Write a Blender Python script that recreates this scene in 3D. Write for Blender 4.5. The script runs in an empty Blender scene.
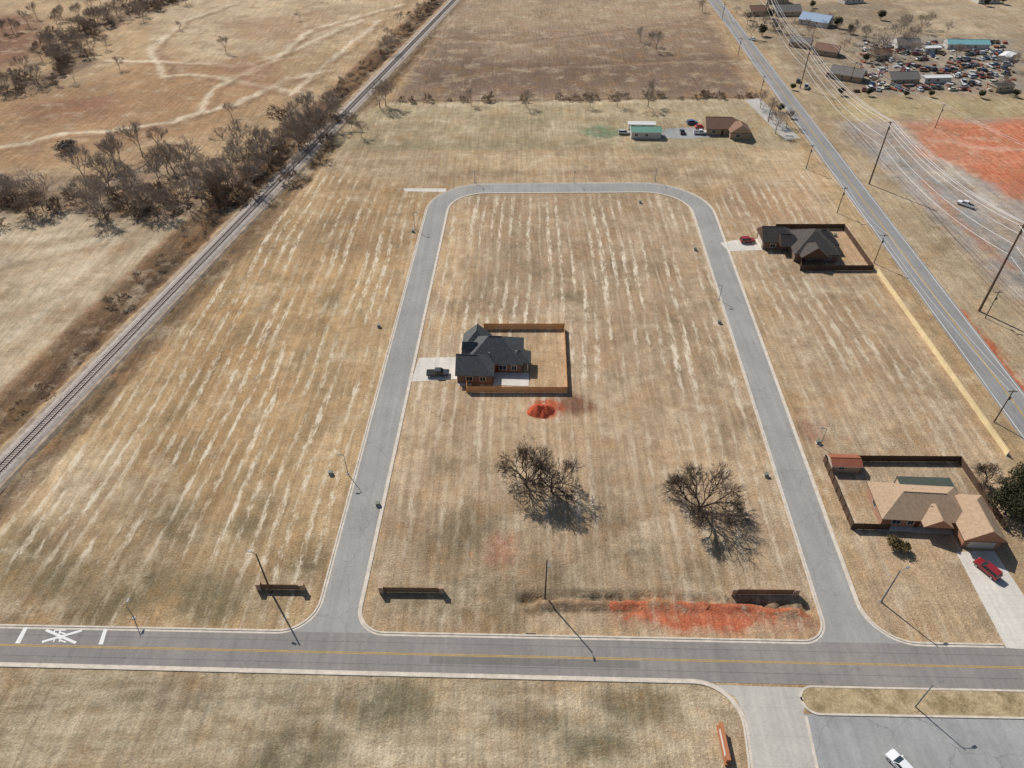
import bpy, bmesh, math, random
import numpy as np
from mathutils import Vector, Matrix
R = math.radians
# ---------------------------------------------------------------- calibration
F = 710.0; PITCH = R(41); CH = 115.0
SP, CP = math.sin(PITCH), math.cos(PITCH)
def G(u, v):
    """photo measurement -> metres on the ground plane"""
    x = (u-512)/F; y = (384-v)/F
    t = CH/(SP-y*CP)
    return Vector((x*t, (CP+y*SP)*t))
def S(r, g, b, k=1.0):
    f = lambda c: ((c/255+0.055)/1.055)**2.4 if c > 10 else c/255/12.92
    return (f(r)*k, f(g)*k, f(b)*k)
scene = bpy.context.scene
col = scene.collection
rng = random.Random(7)

# ---------------------------------------------------------------- node helpers
class NB:
    def __init__(s, name):
        s.m = bpy.data.materials.new(name); s.m.use_nodes = True
        s.t = s.m.node_tree; s.b = s.t.nodes['Principled BSDF']
        s.tc = s.t.nodes.new('ShaderNodeTexCoord')
    def link(s, a, b): s.t.links.new(a, b)
    def set(s, sock, v):
        if isinstance(v, bpy.types.NodeSocket): s.link(v, sock)
        else: sock.default_value = v
    def mapping(s, scale=(1, 1, 1), rot=(0, 0, 0), src=None):
        n = s.t.nodes.new('ShaderNodeMapping'); n.inputs['Scale'].default_value = scale
        n.inputs['Rotation'].default_value = rot
        s.link(src or s.tc.outputs['Object'], n.inputs['Vector']); return n.outputs[0]
    def noise(s, scale, detail=4, rough=.6, vec=None, out=0):
        n = s.t.nodes.new('ShaderNodeTexNoise'); n.inputs['Scale'].default_value = scale
        n.inputs['Detail'].default_value = detail; n.inputs['Roughness'].default_value = rough
        s.link(vec or s.tc.outputs['Object'], n.inputs['Vector']); return n.outputs[out]
    def vor(s, scale, feature='DISTANCE_TO_EDGE', vec=None):
        n = s.t.nodes.new('ShaderNodeTexVoronoi'); n.feature = feature
        n.inputs['Scale'].default_value = scale
        s.link(vec or s.tc.outputs['Object'], n.inputs['Vector']); return n.outputs['Distance']
    def rng(s, v, a, b, c=0., d=1., smooth=False):
        n = s.t.nodes.new('ShaderNodeMapRange'); n.clamp = True
        if smooth: n.interpolation_type = 'SMOOTHSTEP'
        s.link(v, n.inputs[0])
        for i, k in enumerate((a, b, c, d)): n.inputs[i+1].default_value = k
        return n.outputs[0]
    def math(s, op, a, b=0.):
        n = s.t.nodes.new('ShaderNodeMath'); n.operation = op
        s.set(n.inputs[0], a); s.set(n.inputs[1], b); return n.outputs[0]
    def mix(s, f, a, b, mode='MIX'):
        n = s.t.nodes.new('ShaderNodeMix'); n.data_type = 'RGBA'; n.blend_type = mode
        s.set(n.inputs[0], f)
        for sock, v in ((n.inputs[6], a), (n.inputs[7], b)):
            if isinstance(v, tuple) and len(v) == 3: v = (*v, 1)
            s.set(sock, v)
        return n.outputs[2]
    def scale(s, c, f):
        n = s.t.nodes.new('ShaderNodeVectorMath'); n.operation = 'SCALE'
        s.set(n.inputs[0], c if isinstance(c, bpy.types.NodeSocket) else c[:3]); s.set(n.inputs['Scale'], f); return n.outputs[0]
    def bump(s, h, strength, dist):
        n = s.t.nodes.new('ShaderNodeBump'); n.inputs['Strength'].default_value = strength
        n.inputs['Distance'].default_value = dist; s.link(h, n.inputs['Height'])
        s.link(n.outputs[0], s.b.inputs['Normal'])
    def done(s, c, rough=.9, spec=.2, metal=0.):
        s.set(s.b.inputs['Base Color'], (*c, 1) if isinstance(c, tuple) and len(c) == 3 else c)
        s.b.inputs['Roughness'].default_value = rough
        s.b.inputs['Specular IOR Level'].default_value = spec
        s.b.inputs['Metallic'].default_value = metal
        return s.m
def simple(name, c, rough=.85, amt=.25, sc=1.5, spec=.2, bump=0., metal=0.):
    b = NB(name)
    f = b.rng(b.noise(sc, 3, .65), .25, .75, 1-amt, 1+amt)
    o = b.scale(c, f)
    if bump: b.bump(b.noise(sc*4, 1), .5, bump)
    return b.done(o, rough, spec, metal)

# ---------------------------------------------------------------- mesh helper
class MB:
    def __init__(s): s.v = []; s.f = []; s.m = []
    def add(s, vs, fs, mat=0, M=None):
        o = len(s.v)
        for p in vs:
            p = Vector(p)
            s.v.append(tuple(M @ p) if M else tuple(p))
        for f in fs: s.f.append(tuple(i+o for i in f)); s.m.append(mat)
    def box(s, x0, y0, z0, x1, y1, z1, mat=0, M=None):
        s.add([(x0, y0, z0), (x1, y0, z0), (x1, y1, z0), (x0, y1, z0), (x0, y0, z1), (x1, y0, z1), (x1, y1, z1), (x0, y1, z1)],
              [(3, 2, 1, 0), (4, 5, 6, 7), (0, 1, 5, 4), (1, 2, 6, 5), (2, 3, 7, 6), (3, 0, 4, 7)], mat, M)
    def cyl(s, p0, p1, r0, r1, n=8, mat=0, M=None):
        p0 = Vector(p0); p1 = Vector(p1); d = (p1-p0).normalized()
        a = d.cross(Vector((0, 0, 1)))
        if a.length < .01: a = Vector((1, 0, 0))
        a.normalize(); b = d.cross(a)
        vs = []
        for p, r in ((p0, r0), (p1, r1)):
            for i in range(n):
                t = 2*math.pi*i/n; vs.append(p+a*math.cos(t)*r+b*math.sin(t)*r)
        fs = [(i, (i+1) % n, n+(i+1) % n, n+i) for i in range(n)]
        fs += [tuple(range(n))[::-1], tuple(range(n, 2*n))]
        s.add(vs, fs, mat, M)
    def mesh(s, name, mats):
        me = bpy.data.meshes.new(name); me.from_pydata(s.v, [], s.f)
        for m in mats: me.materials.append(m)
        me.polygons.foreach_set('material_index', s.m); me.update(); return me
    def obj(s, name, mats, parent=None, loc=(0, 0, 0), rz=0.):
        return put(s.mesh(name, mats), name, parent, loc, rz)
def put(me, name, parent=None, loc=(0, 0, 0), rz=0., sc=None):
    o = bpy.data.objects.new(name, me); col.objects.link(o)
    o.location = loc; o.rotation_euler = (0, 0, rz)
    if sc: o.scale = sc
    if parent: o.parent = parent
    return o
def empty(name, loc=(0, 0, 0), rz=0.):
    return put(None, name, None, loc, rz)

# ---------------------------------------------------------------- polyline helpers
def offset(pts, d):
    out = []; n = len(pts)
    for i, p in enumerate(pts):
        a = pts[max(i-1, 0)]; b = pts[min(i+1, n-1)]
        t1 = (p-a).normalized() if i > 0 else (b-p).normalized()
        t2 = (b-p).normalized() if i < n-1 else t1
        n1 = Vector((-t1.y, t1.x)); n2 = Vector((-t2.y, t2.x)); m = (n1+n2).normalized()
        out.append(p+m*d/max(.4, m.dot(n1)))
    return out
def fillet(pts, rad, closed=False, k=10):
    out = []; n = len(pts)
    for i, p in enumerate(pts):
        r = rad[i]
        if (not closed and i in (0, n-1)) or r <= 0: out.append(p.copy()); continue
        a = (pts[i-1]-p); b = (pts[(i+1) % n]-p); a.normalize(); b.normalize()
        th = a.angle(b); t = r/math.tan(th/2)
        A = p+a*t; B = p+b*t; C = p+(a+b).normalized()*(r/math.sin(th/2))
        a0 = math.atan2(*(A-C).yx); a1 = math.atan2(*(B-C).yx); da = (a1-a0+math.pi) % (2*math.pi)-math.pi
        for j in range(k+1):
            an = a0+da*j/k; out.append(C+Vector((math.cos(an), math.sin(an)))*r)
    return out
def isect(p, d, q, e):
    den = d.x*e.y-d.y*e.x; w = q-p
    return p+d*((w.x*e.y-w.y*e.x)/den)
def dens(pts, step):
    out = []
    for a, b in zip(pts, pts[1:]):
        n = max(1, int((b-a).length/step))
        for i in range(n): out.append(a.lerp(b, i/n))
    out.append(pts[-1]); return out
def strip(name, pts, d0, d1, z, mat, parent=None):
    A = offset(pts, d0); B = offset(pts, d1); m = MB(); n = len(pts)
    m.add([(p.x, p.y, z) for p in A]+[(p.x, p.y, z) for p in B], [(i, i+1, n+i+1, n+i) for i in range(n-1)])
    return m.obj(name, [mat], parent)
def kerb(name, pts, mat, w=.32, h=.13, side=1):
    A = pts; B = offset(pts, w*side); n = len(pts); m = MB()
    vs = [(p.x, p.y, .0) for p in A]+[(p.x, p.y, h) for p in A]+[(p.x, p.y, h) for p in B]+[(p.x, p.y, .0) for p in B]
    fs = []
    for i in range(n-1):
        for r in range(3): fs.append((r*n+i, r*n+i+1, (r+1)*n+i+1, (r+1)*n+i))
    m.add(vs, fs); return m.obj(name, [mat])
def sheet(name, loops, z, mat, parent=None):
    bm = bmesh.new(); es = []
    for lp in loops:
        vs = [bm.verts.new((p[0], p[1], z)) for p in lp]
        es += [bm.edges.new((vs[i], vs[(i+1) % len(vs)])) for i in range(len(vs))]
    bmesh.ops.triangle_fill(bm, use_beauty=True, use_dissolve=False, edges=es, normal=(0, 0, 1))
    for f in bm.faces:
        if f.normal.z < 0: f.normal_flip()
    me = bpy.data.meshes.new(name); bm.to_mesh(me); bm.free(); me.materials.append(mat)
    return put(me, name, parent)

# ---------------------------------------------------------------- key lines
L0, L1 = G(342, 600), G(437, 210)
Rr0, Rr1 = G(836, 600), G(703, 210)
T0, T1 = G(450, 188.7), G(690, 187.2)
dL = (L1-L0).normalized(); dR = (Rr1-Rr0).normalized(); dT = (T1-T0).normalized()
N0, N1 = G(0, 626), G(1024, 646); dN = (N1-N0).normalized()
Q0, Q1 = G(0, 665), G(1024, 690); dQ = (Q1-Q0).normalized()
STREET = math.atan2(dL.y+dR.y, dL.x+dR.x)-math.pi/2
perp = lambda d: Vector((-d.y, d.x))
HW = 3.75
rail0, rail1 = G(8, 462), G(455, 0); dRail = (rail1-rail0).normalized()
rd0, rd1 = G(714, 0), G(1003, 388); dRd = (rd1-rd0).normalized()

# ---------------------------------------------------------------- ground sheet
def coords(lo, hi, step, far):
    a = list(np.arange(lo, hi, step)); s = step; x = lo; left = []
    while x > -far: s *= 1.25; x -= s; left.append(x)
    x = a[-1]; s = step; right = []
    while x < far: s *= 1.25; x += s; right.append(x)
    return np.array(left[::-1]+a+right)
xs = coords(-340, 340, 1.0, 7000)
ya = list(np.arange(34, 280, .8)); yb = []; y = ya[-1]; s = .8
while y < 9000:
    s = min(2.0, s*1.05) if y < 720 else s*1.3
    y += s; yb.append(y)
yc = []; y = 34; s = .8
while y > -3000: s *= 1.35; y -= s; yc.append(y)
ys = np.array(yc[::-1]+ya+yb)
NX, NY = len(xs), len(ys)
PX, PY = np.meshgrid(xs, ys); PX = PX.ravel(); PY = PY.ravel()
tabs = {}
def vnoise(x, y, sc, seed):
    if seed not in tabs: tabs[seed] = np.random.RandomState(seed).rand(256, 256)
    T = tabs[seed]; x = x/sc+1000; y = y/sc+1000
    xi = np.floor(x).astype(int); yi = np.floor(y).astype(int); fx = x-xi; fy = y-yi
    fx = fx*fx*(3-2*fx); fy = fy*fy*(3-2*fy)
    g = lambda i, j: T[(xi+i) % 256, (yi+j) % 256]
    return (g(0, 0)*(1-fx)+g(1, 0)*fx)*(1-fy)+(g(0, 1)*(1-fx)+g(1, 1)*fx)*fy
def fbm(x, y, sc, seed):
    xr_ = x*.8+y*.6; yr_ = -x*.6+y*.8
    return (vnoise(x, y, sc, seed)+.5*vnoise(xr_, yr_, sc/2.1, seed+1)+.25*vnoise(yr_, x, sc/4.3, seed+2))/1.75
COL = np.zeros((NX*NY, 3)); COL[:] = S(178, 149, 108)
MSK = np.zeros((NX*NY, 3)); ZZ = np.zeros(NX*NY)
MSK[:, 1] = .25
def sdist(idx, pts, poly, warp, seed):
    x = PX[idx]; y = PY[idx]
    if warp:
        x = x+(fbm(PX[idx], PY[idx], warp*2.2, seed)-.5)*2*warp
        y = y+(fbm(PX[idx], PY[idx], warp*2.2, seed+5)-.5)*2*warp
    d = np.full(x.shape, 1e9); ins = np.zeros(x.shape, bool); n = len(pts)
    for i in range(n if poly else n-1):
        a = pts[i]; b = pts[(i+1) % n]; ex, ey = b.x-a.x, b.y-a.y; L = ex*ex+ey*ey+1e-9
        t = np.clip(((x-a.x)*ex+(y-a.y)*ey)/L, 0, 1)
        d = np.minimum(d, np.hypot(x-a.x-t*ex, y-a.y-t*ey))
        if poly and abs(ey) > 1e-9:
            c = ((a.y > y) != (b.y > y)) & (x < ex*(y-a.y)/ey+a.x); ins ^= c
    return np.where(ins, -d, d) if poly else d
_sd = [100]
def paint(pts, c=None, soft=2., amt=1., warp=1., w=None, rows=None, scrub=None, red=None, z=None, world=False):
    P = pts if world else [G(*p) for p in pts]
    m = soft+(w or 0)+warp*2+2
    lo = (min(p.x for p in P)-m, min(p.y for p in P)-m); hi = (max(p.x for p in P)+m, max(p.y for p in P)+m)
    idx = np.where((PX > lo[0]) & (PX < hi[0]) & (PY > lo[1]) & (PY < hi[1]))[0]
    if not len(idx): return
    _sd[0] += 7
    d = sdist(idx, P, w is None, warp, _sd[0])
    if w is not None: d = d-w/2
    k = np.clip(.5-d/(2*soft), 0, 1); k = k*k*(3-2*k)*amt
    if c is not None: COL[idx] = COL[idx]*(1-k[:, None])+np.array(c)*k[:, None]
    for ch, v in ((0, rows), (1, scrub), (2, red)):
        if v is not None: MSK[idx, ch] = MSK[idx, ch]*(1-k)+v*k
    if z is not None: ZZ[idx] = ZZ[idx]*(1-k)+z*k
def spot(u, v, r, c=None, **kw):
    p = G(u, v); e = kw.pop('e', 1.)
    paint([p+Vector((math.cos(a)*r*e, math.sin(a)*r)) for a in np.linspace(0, 6.28, 13)[:-1]], c, world=True, **kw)

# west of the railway
paint([(-900, -120), (530, -120), (455, 0), (345, 112), (215, 235), (-900, 235)], S(182, 153, 114), 4, scrub=.35)
paint([(-200, 95), (60, 90), (160, 50), (250, 70), (260, 110), (180, 140), (100, 150), (0, 165), (-200, 170)], S(168, 132, 94), 18, 1, 14)
paint([(-200, 25), (40, 12), (60, 40), (20, 65), (-200, 80)], S(132, 94, 74), 12, .95, 12)
paint([(120, -20), (420, -20), (330, 45), (200, 60), (140, 20)], S(196, 172, 136), 16, .9, 14)
paint([(20, 105), (110, 95), (120, 112), (30, 125)], S(142, 102, 76), 10, .9, 10)
paint([(230, 20), (330, 10), (300, 45), (220, 40)], S(156, 124, 92), 10, .7, 12)
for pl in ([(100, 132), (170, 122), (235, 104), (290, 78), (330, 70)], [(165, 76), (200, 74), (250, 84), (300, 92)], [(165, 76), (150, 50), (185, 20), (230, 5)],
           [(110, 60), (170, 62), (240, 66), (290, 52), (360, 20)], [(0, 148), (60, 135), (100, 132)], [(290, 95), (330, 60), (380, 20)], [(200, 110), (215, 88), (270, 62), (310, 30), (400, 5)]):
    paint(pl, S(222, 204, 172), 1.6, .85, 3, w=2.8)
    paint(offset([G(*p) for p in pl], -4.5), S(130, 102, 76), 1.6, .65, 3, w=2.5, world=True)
paint([(190, 60), (260, 55), (300, 78), (250, 90)], S(156, 118, 86), 10, .7, 10)
paint([(-900, 210), (190, 214), (100, 300), (0, 392), (-900, 1000)], S(192, 171, 138), 2, 1, 1.5, scrub=.15)
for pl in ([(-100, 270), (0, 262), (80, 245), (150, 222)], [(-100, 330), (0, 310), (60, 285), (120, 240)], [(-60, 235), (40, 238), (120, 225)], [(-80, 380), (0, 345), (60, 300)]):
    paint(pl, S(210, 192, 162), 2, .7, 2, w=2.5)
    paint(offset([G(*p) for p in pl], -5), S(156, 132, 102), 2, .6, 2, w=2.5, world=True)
belt = [(-200, 200), (-60, 205), (0, 203), (60, 206), (120, 208), (180, 208), (228, 196), (262, 170), (300, 140), (325, 115)]
paint(belt, S(128, 108, 90), 5, .9, 6, w=17, scrub=.9)
paint([(0, 186), (100, 190), (160, 168), (215, 172)], S(138, 117, 98), 6, .8, 6, w=18, scrub=.9)
row2 = [(-60, 92), (0, 88), (40, 86), (75, 64), (62, 45), (95, 26), (160, 4), (230, -20)]
paint(row2, S(124, 104, 86), 6, .9, 6, w=16, scrub=1.)
RL = [rail0-dRail*700, rail0+dRail*1500]
paint([(-900, 1400), (-900, 990), (25, 478), (262, 230), (350, 137), (425, 190), (400, 300), (318, 600), (300, 628), (-900, 606)], S(179, 149, 106), 3, 1, 1.5, rows=1., scrub=.3)
def rpaint(o, w, c, soft, amt, z=None, scrub=.9, warp=1.2): paint(offset(RL, o), c, soft, amt, warp, w=w, scrub=scrub, world=True, z=z, rows=0)
rpaint(11.0, 11.5, S(112, 86, 62), 1.2, 1, -.9)
rpaint(9.2, 3.5, S(80, 62, 47), 1.0, .95, -1.3)
rpaint(17.6, 2.2, S(156, 120, 86), 1.0, .8, None, .3)
rpaint(-7.6, 7, S(124, 100, 72), 1.5, .97, -.5)
rpaint(-6.6, 2, S(88, 71, 53), .9, .8, -.7)
paint([(180, 330), (270, 250), (360, 250), (300, 420), (220, 480), (100, 470)], S(182, 146, 98), 14, .8, 14)
paint([(270, 225), (350, 160), (420, 195), (400, 260), (320, 270)], S(166, 135, 96), 10, .7, 10)
paint([(100, 480), (200, 470), (300, 520), (240, 560), (110, 540)], S(158, 135, 100), 10, .7, 12)
paint([(-300, 560), (120, 556), (300, 575), (302, 622), (-400, 618)], S(146, 125, 92), 6, .85, 6, rows=.1, scrub=.5)
for u, v, r in ((248, 522, 4), (300, 560, 5), (150, 585, 6), (90, 618, 4), (30, 545, 7), (205, 600, 5), (262, 500, 2.5), (60, 575, 5), (330, 300, 4), (230, 600, 4), (180, 520, 5)):
    spot(u, v, r, S(116, 106, 76), soft=3, warp=3, amt=.75)
paint([(40, 470), (110, 455), (150, 480), (90, 520), (20, 520)], S(194, 172, 138), 8, .8, 8)
paint([(380, 200), (330, 300), (260, 420), (180, 540)], S(150, 123, 88), 1.5, .5, 2, w=2)
paint([(350, 200), (290, 280), (150, 440), (60, 540)], S(150, 123, 88), 2., .5, 3, w=4)
spot(411, 163, 3.4, S(104, 72, 55), soft=1, warp=2, amt=1, e=.6)
paint([(395, 330), (425, 200), (404, 200), (372, 340)], S(184, 150, 110), 3, .5, 3)
# north strips
paint([(345, 112), (400, 100), (760, 98), (800, 150), (335, 152)], S(170, 152, 117), 3, 1, 3, rows=0, scrub=.2)
paint([(335, 152), (800, 150), (820, 184), (700, 186), (425, 188), (318, 172)], S(182, 156, 119), 3, 1, 2, rows=.2)
paint([(345, 142), (590, 140), (600, 148), (345, 150)], S(144, 133, 100), 3, .6, 4)
paint([(430, 176), (500, 173), (660, 172), (720, 176)], S(150, 123, 92), 3, .6, 3, w=5)
paint([(460, 112), (560, 110), (570, 128), (450, 130)], S(156, 143, 108), 6, .6, 6)
for pl in ([(350, 160), (450, 156), (600, 157), (780, 160)], [(380, 120), (500, 122), (620, 137)], [(520, 170), (560, 150), (620, 138)]): paint(pl, S(200, 178, 144), 1., .6, 2, w=1.5)
spot(602, 131, 7, S(106, 126, 94), soft=3, warp=3, amt=.85, e=1.2)
spot(655, 150, 5, S(126, 126, 92), soft=3, warp=3, amt=.5, e=2)
# brown pasture
paint([(398, 100), (757, 97), (735, 70), (700, -5), (690, -120), (570, -120), (462, -5), (405, 80)], S(140, 117, 97), 4, 1, 3, scrub=.9)
paint([(462, -20), (700, -20), (712, 14), (600, 30), (440, 30)], S(170, 147, 117), 16, .85, 14)
paint([(420, 70), (500, 50), (740, 55), (745, 92), (420, 94)], S(120, 98, 82), 12, .8, 14)
paint([(480, 40), (560, 35), (600, 50), (500, 60)], S(160, 137, 110), 12, .7, 12)
paint([(660, 20), (710, 18), (725, 50), (670, 55)], S(154, 129, 102), 10, .6, 12)
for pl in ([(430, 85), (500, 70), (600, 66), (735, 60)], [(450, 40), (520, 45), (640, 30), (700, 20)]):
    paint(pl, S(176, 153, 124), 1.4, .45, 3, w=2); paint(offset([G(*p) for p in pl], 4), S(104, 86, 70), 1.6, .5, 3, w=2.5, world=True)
paint([(392, 104.5), (560, 103), (757, 100)], S(200, 180, 146), 1, .85, 1.5, w=2.8)
paint([(396, 101.5), (560, 100), (757, 97)], S(104, 87, 70), 1, .9, 1.5, w=2.4)
# central block
cb = [(364, 628), (385, 500), (450, 196), (690, 194), (812, 600), (820, 632)]
paint(cb, S(177, 151, 118), 2, 1, 0, rows=.6)
paint([(446, 205), (686, 203), (735, 375), (410, 375)], None, 10, 1, 4, rows=1.1)
paint([(480, 208), (660, 206), (680, 300), (470, 300)], S(158, 134, 105), 14, .7, 14)
paint([(430, 215), (470, 210), (460, 330), (425, 330)], S(184, 152, 112), 8, .7, 8)
paint([(560, 210), (572, 300), (566, 320), (552, 210)], S(140, 116, 90), 3, .6, 3)
paint([(405, 400), (600, 395), (760, 420), (780, 480), (395, 470)], S(184, 155, 119), 8, .6, 8)
paint([(600, 300), (700, 290), (720, 360), (620, 370)], S(160, 134, 102), 10, .6, 10)
paint([(380, 520), (500, 515), (760, 540), (800, 600), (600, 632), (368, 622)], S(156, 134, 104), 8, .8, 9, rows=.2, scrub=.45)
paint([(600, 560), (680, 540), (740, 570), (680, 596), (610, 592)], S(178, 151, 117), 6, .6, 6)
for u, v, r in ((470, 520, 5), (440, 470, 3), (640, 560, 4), (450, 548, 4), (500, 612, 5), (560, 585, 5), (570, 297, 2.5), (455, 605, 5), (610, 520, 4), (700, 570, 4), (400, 600, 3), (470, 590, 4), (520, 570, 3)):
    spot(u, v, r, S(120, 107, 79), soft=3, warp=3, amt=.7)
paint([(524, 598), (620, 599), (740, 605), (806, 609)], S(72, 62, 46), .8, 1, .8, w=1.9, scrub=.8, z=-1.2)
paint([(528, 609.5), (590, 608), (640, 610)], S(98, 86, 62), 1.0, 1, 1, w=1.3, z=-.3)
paint([(606, 606), (700, 603), (812, 611), (814, 628), (720, 634), (620, 625)], S(168, 120, 92), 2.5, .9, 3, red=.65)
paint([(618, 607), (720, 606), (770, 616), (750, 630), (700, 633), (640, 624)], S(178, 106, 76), 2., .85, 2, red=.95)
paint([(540, 603.5), (680, 604), (800, 612)], S(146, 116, 86), 1.0, 1, .8, w=1.4, z=1.0)
paint([(612, 604.4), (720, 606), (806, 613)], None, .8, 1, .8, w=1.6, red=1.0)
spot(573, 405, 4.2, S(118, 78, 62), soft=1.5, warp=2, amt=.9, red=.5, e=1.1)
spot(545, 409, 3.4, S(160, 76, 50), soft=1, warp=1.5, amt=.95, red=.8, e=1.2)
spot(502, 548, 2.8, S(178, 116, 88), soft=2, warp=2, red=.75, amt=.6)
spot(480, 556, 3, None, soft=3, warp=3, red=.5, e=2)
spot(660, 590, 3, None, soft=3, warp=3, red=.5)
spot(500, 450, 3, None, soft=3, warp=3, red=.45)
for u, v in ((415, 400), (620, 330), (640, 420), (600, 450), (690, 540), (760, 560), (590, 425), (520, 412)): spot(u, v, 3, None, soft=3, warp=3, red=.42)
# east block
paint([(712, 200), (730, 188), (808, 170), (880, 270), (1005, 455), (1010, 640), (885, 640), (868, 600)], S(179, 152, 118), 3, 1, 1, rows=.7, scrub=.2)
paint([(745, 300), (860, 290), (920, 380), (800, 400)], S(164, 138, 105), 8, .7, 8)
paint([(730, 190), (805, 188), (815, 220), (745, 228)], S(168, 134, 102), 5, .7, 6, red=.45)
spot(808, 428, 4.4, S(150, 116, 96), soft=3, warp=3, amt=.8, red=.6)
spot(795, 402, 3, None, soft=3, warp=3, red=.5)
paint([(843, 470), (950, 468), (985, 525), (870, 520)], S(174, 153, 123), 2, .8, 1, rows=0)
paint([(885, 560), (960, 558), (1000, 632), (905, 632)], S(174, 147, 112), 2, .8, 2, rows=0)
paint([(775, 232), (843, 231), (868, 262), (838, 262)], S(184, 151, 114), 1, .9, 0, rows=0, red=.3)
paint([(530, 335), (560, 335), (562, 385), (530, 385)], S(178, 149, 112), 1, .9, 0, rows=0, red=.3)
# east road verges and beyond
RD = [rd0-dRd*900, rd1+dRd*600]
paint([(722, -5), (735, -120), (2600, -120), (2600, 400), (1300, 660), (1040, 430)], S(174, 152, 118), 3, 1, 0, scrub=.3)
paint([(742, 2), (880, 2), (1200, 10), (1200, 92), (840, 94), (800, 80)], S(148, 132, 110), 8, .85, 8, scrub=.9)
paint([(850, 36), (1012, 40), (1030, 92), (880, 92)], S(146, 138, 126), 5, .8, 4)
paint([(905, 5), (1100, 5), (1100, 34), (930, 34)], S(186, 164, 131), 5, .7, 5)
paint([(812, 98), (1200, 97), (1200, 118), (830, 118)], S(174, 155, 113), 3, .9, 3)
paint([(838, 122), (1200, 118), (1300, 330), (1100, 340), (1010, 300), (950, 240), (880, 180)], S(162, 149, 137), 4, .95, 2, scrub=.1)
paint([(900, 122), (1200, 118), (1200, 188), (1010, 184), (930, 156)], S(190, 128, 98), 5, .97, 5, red=.6)
paint([(950, 124), (1200, 122), (1200, 164), (1000, 160)], S(194, 122, 90), 6, .8, 6, red=.7)
paint([(965, 165), (1200, 170), (1200, 204), (1010, 198)], S(186, 114, 84), 3, .85, 5, red=.7)
paint([(930, 140), (1000, 150), (1100, 146)], S(206, 160, 134), 1.5, .6, 3, w=3, red=.2)
paint([(880, 150), (940, 190), (1010, 260), (1080, 330)], S(150, 147, 142), 1.5, .9, 1, w=9, red=0)
paint([(900, 130), (960, 175), (1040, 245)], S(192, 181, 165), 1.5, .7, 2, w=2.5, red=0)
paint([(868, 140), (935, 205), (1024, 300)], S(188, 177, 160), 1.5, .6, 2, w=2)
paint([(855, 150), (930, 225), (1010, 320)], S(168, 148, 114), 2, .9, 2, w=6)
paint([(955, 308), (985, 340), (1024, 392)], S(176, 106, 76), 1.5, .95, 1.5, w=3, red=.9)
paint([(842, 168), (862, 190)], S(176, 106, 76), 1., .9, 1, w=3, red=.9)
paint([(925, 182), (960, 222), (1010, 268)], S(180, 128, 98), 2, .7, 2, w=3, red=.6)
paint([(1010, 520), (1100, 520), (1200, 640), (1030, 640)], S(172, 148, 113), 3, .8, 1)
# south field
paint([(-900, 644), (0, 667), (700, 684), (740, 712), (752, 768), (800, 1400), (-3000, 1400)], S(170, 150, 116), 2, 1, 0, rows=.12, scrub=.3)
paint([(-300, 690), (300, 686), (420, 700), (420, 716), (-300, 712)], S(128, 115, 85), 3, .85, 3)
paint([(-300, 740), (200, 730), (430, 736), (640, 730), (640, 738), (-300, 756)], S(140, 123, 91), 3, .75, 3)
paint([(-300, 672), (300, 672), (690, 688), (690, 693), (-300, 682)], S(136, 120, 88), 2, .8, 2)
paint([(430, 694), (720, 705), (740, 720), (430, 708)], S(150, 131, 98), 3, .6, 3)
for k in range(7):
    paint([(-200, 672+k*14+2), (300, 678+k*13), (735, 692+k*12)], S(200, 184, 154), .9, .5, 1.5, w=1.0)
for u, v, r in ((530, 720, 3), (385, 706, 4), (640, 706, 3), (600, 745, 3), (300, 755, 4)):
    spot(u, v, r, S(100, 93, 66), soft=2, warp=2, amt=.75, e=2)
for u, v in ((420, 700), (690, 708)): spot(u, v, 2, None, soft=2, warp=2, red=.48, e=2)
# soil / straw variation: blotches and mower swaths that follow the street heading
nz = fbm(PX, PY, 26, 700); COL *= (.78+.50*nz)[:, None]
xr = PX*math.cos(STREET)+PY*math.sin(STREET); yr = -PX*math.sin(STREET)+PY*math.cos(STREET)
sw = vnoise(xr+3*(vnoise(xr, yr, 40, 742)-.5), yr*.06, 5.5, 741)*.6+vnoise(xr, yr*.05, 2.3, 745)*.4
COL *= (1+(sw-.5)*.36*(.3+.7*MSK[:, 0]))[:, None]
nz = np.clip((fbm(PX, PY, 11, 720)-.54)*5, 0, 1)*.36; COL = COL*(1-nz[:, None])+np.array(S(134, 111, 84))*nz[:, None]
lum = COL @ np.array([.3, .6, .1]); kd = .12*(1-MSK[:, 2:3]); COL = lum[:, None]*kd+COL*(1-kd)
far = (PY > 700) | (np.abs(PX) > 500)
nf = fbm(PX, PY, 260, 900)[far][:, None]
COL[far] = COL[far]*(.7+.6*nf)
me = bpy.data.meshes.new('ground')
me.vertices.add(NX*NY)
me.vertices.foreach_set('co', np.stack([PX, PY, ZZ], 1).astype(np.float32).ravel())
ii = (np.arange(NY-1)[:, None]*NX+np.arange(NX-1)[None]).ravel()
quads = np.stack([ii, ii+1, ii+NX+1, ii+NX], 1)
me.loops.add(quads.size); me.loops.foreach_set('vertex_index', quads.ravel().astype(np.int32))
me.polygons.add(len(quads)); me.polygons.foreach_set('loop_start', (np.arange(len(quads))*4).astype(np.int32))
me.update(calc_edges=True); me.validate()
for nm, arr in (('Col', COL), ('Msk', MSK)):
    at = me.color_attributes.new(nm, 'FLOAT_COLOR', 'POINT')
    at.data.foreach_set('color', np.concatenate([arr, np.ones((len(arr), 1))], 1).astype(np.float32).ravel())
me.polygons.foreach_set('use_smooth', [True]*len(me.polygons))
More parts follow.
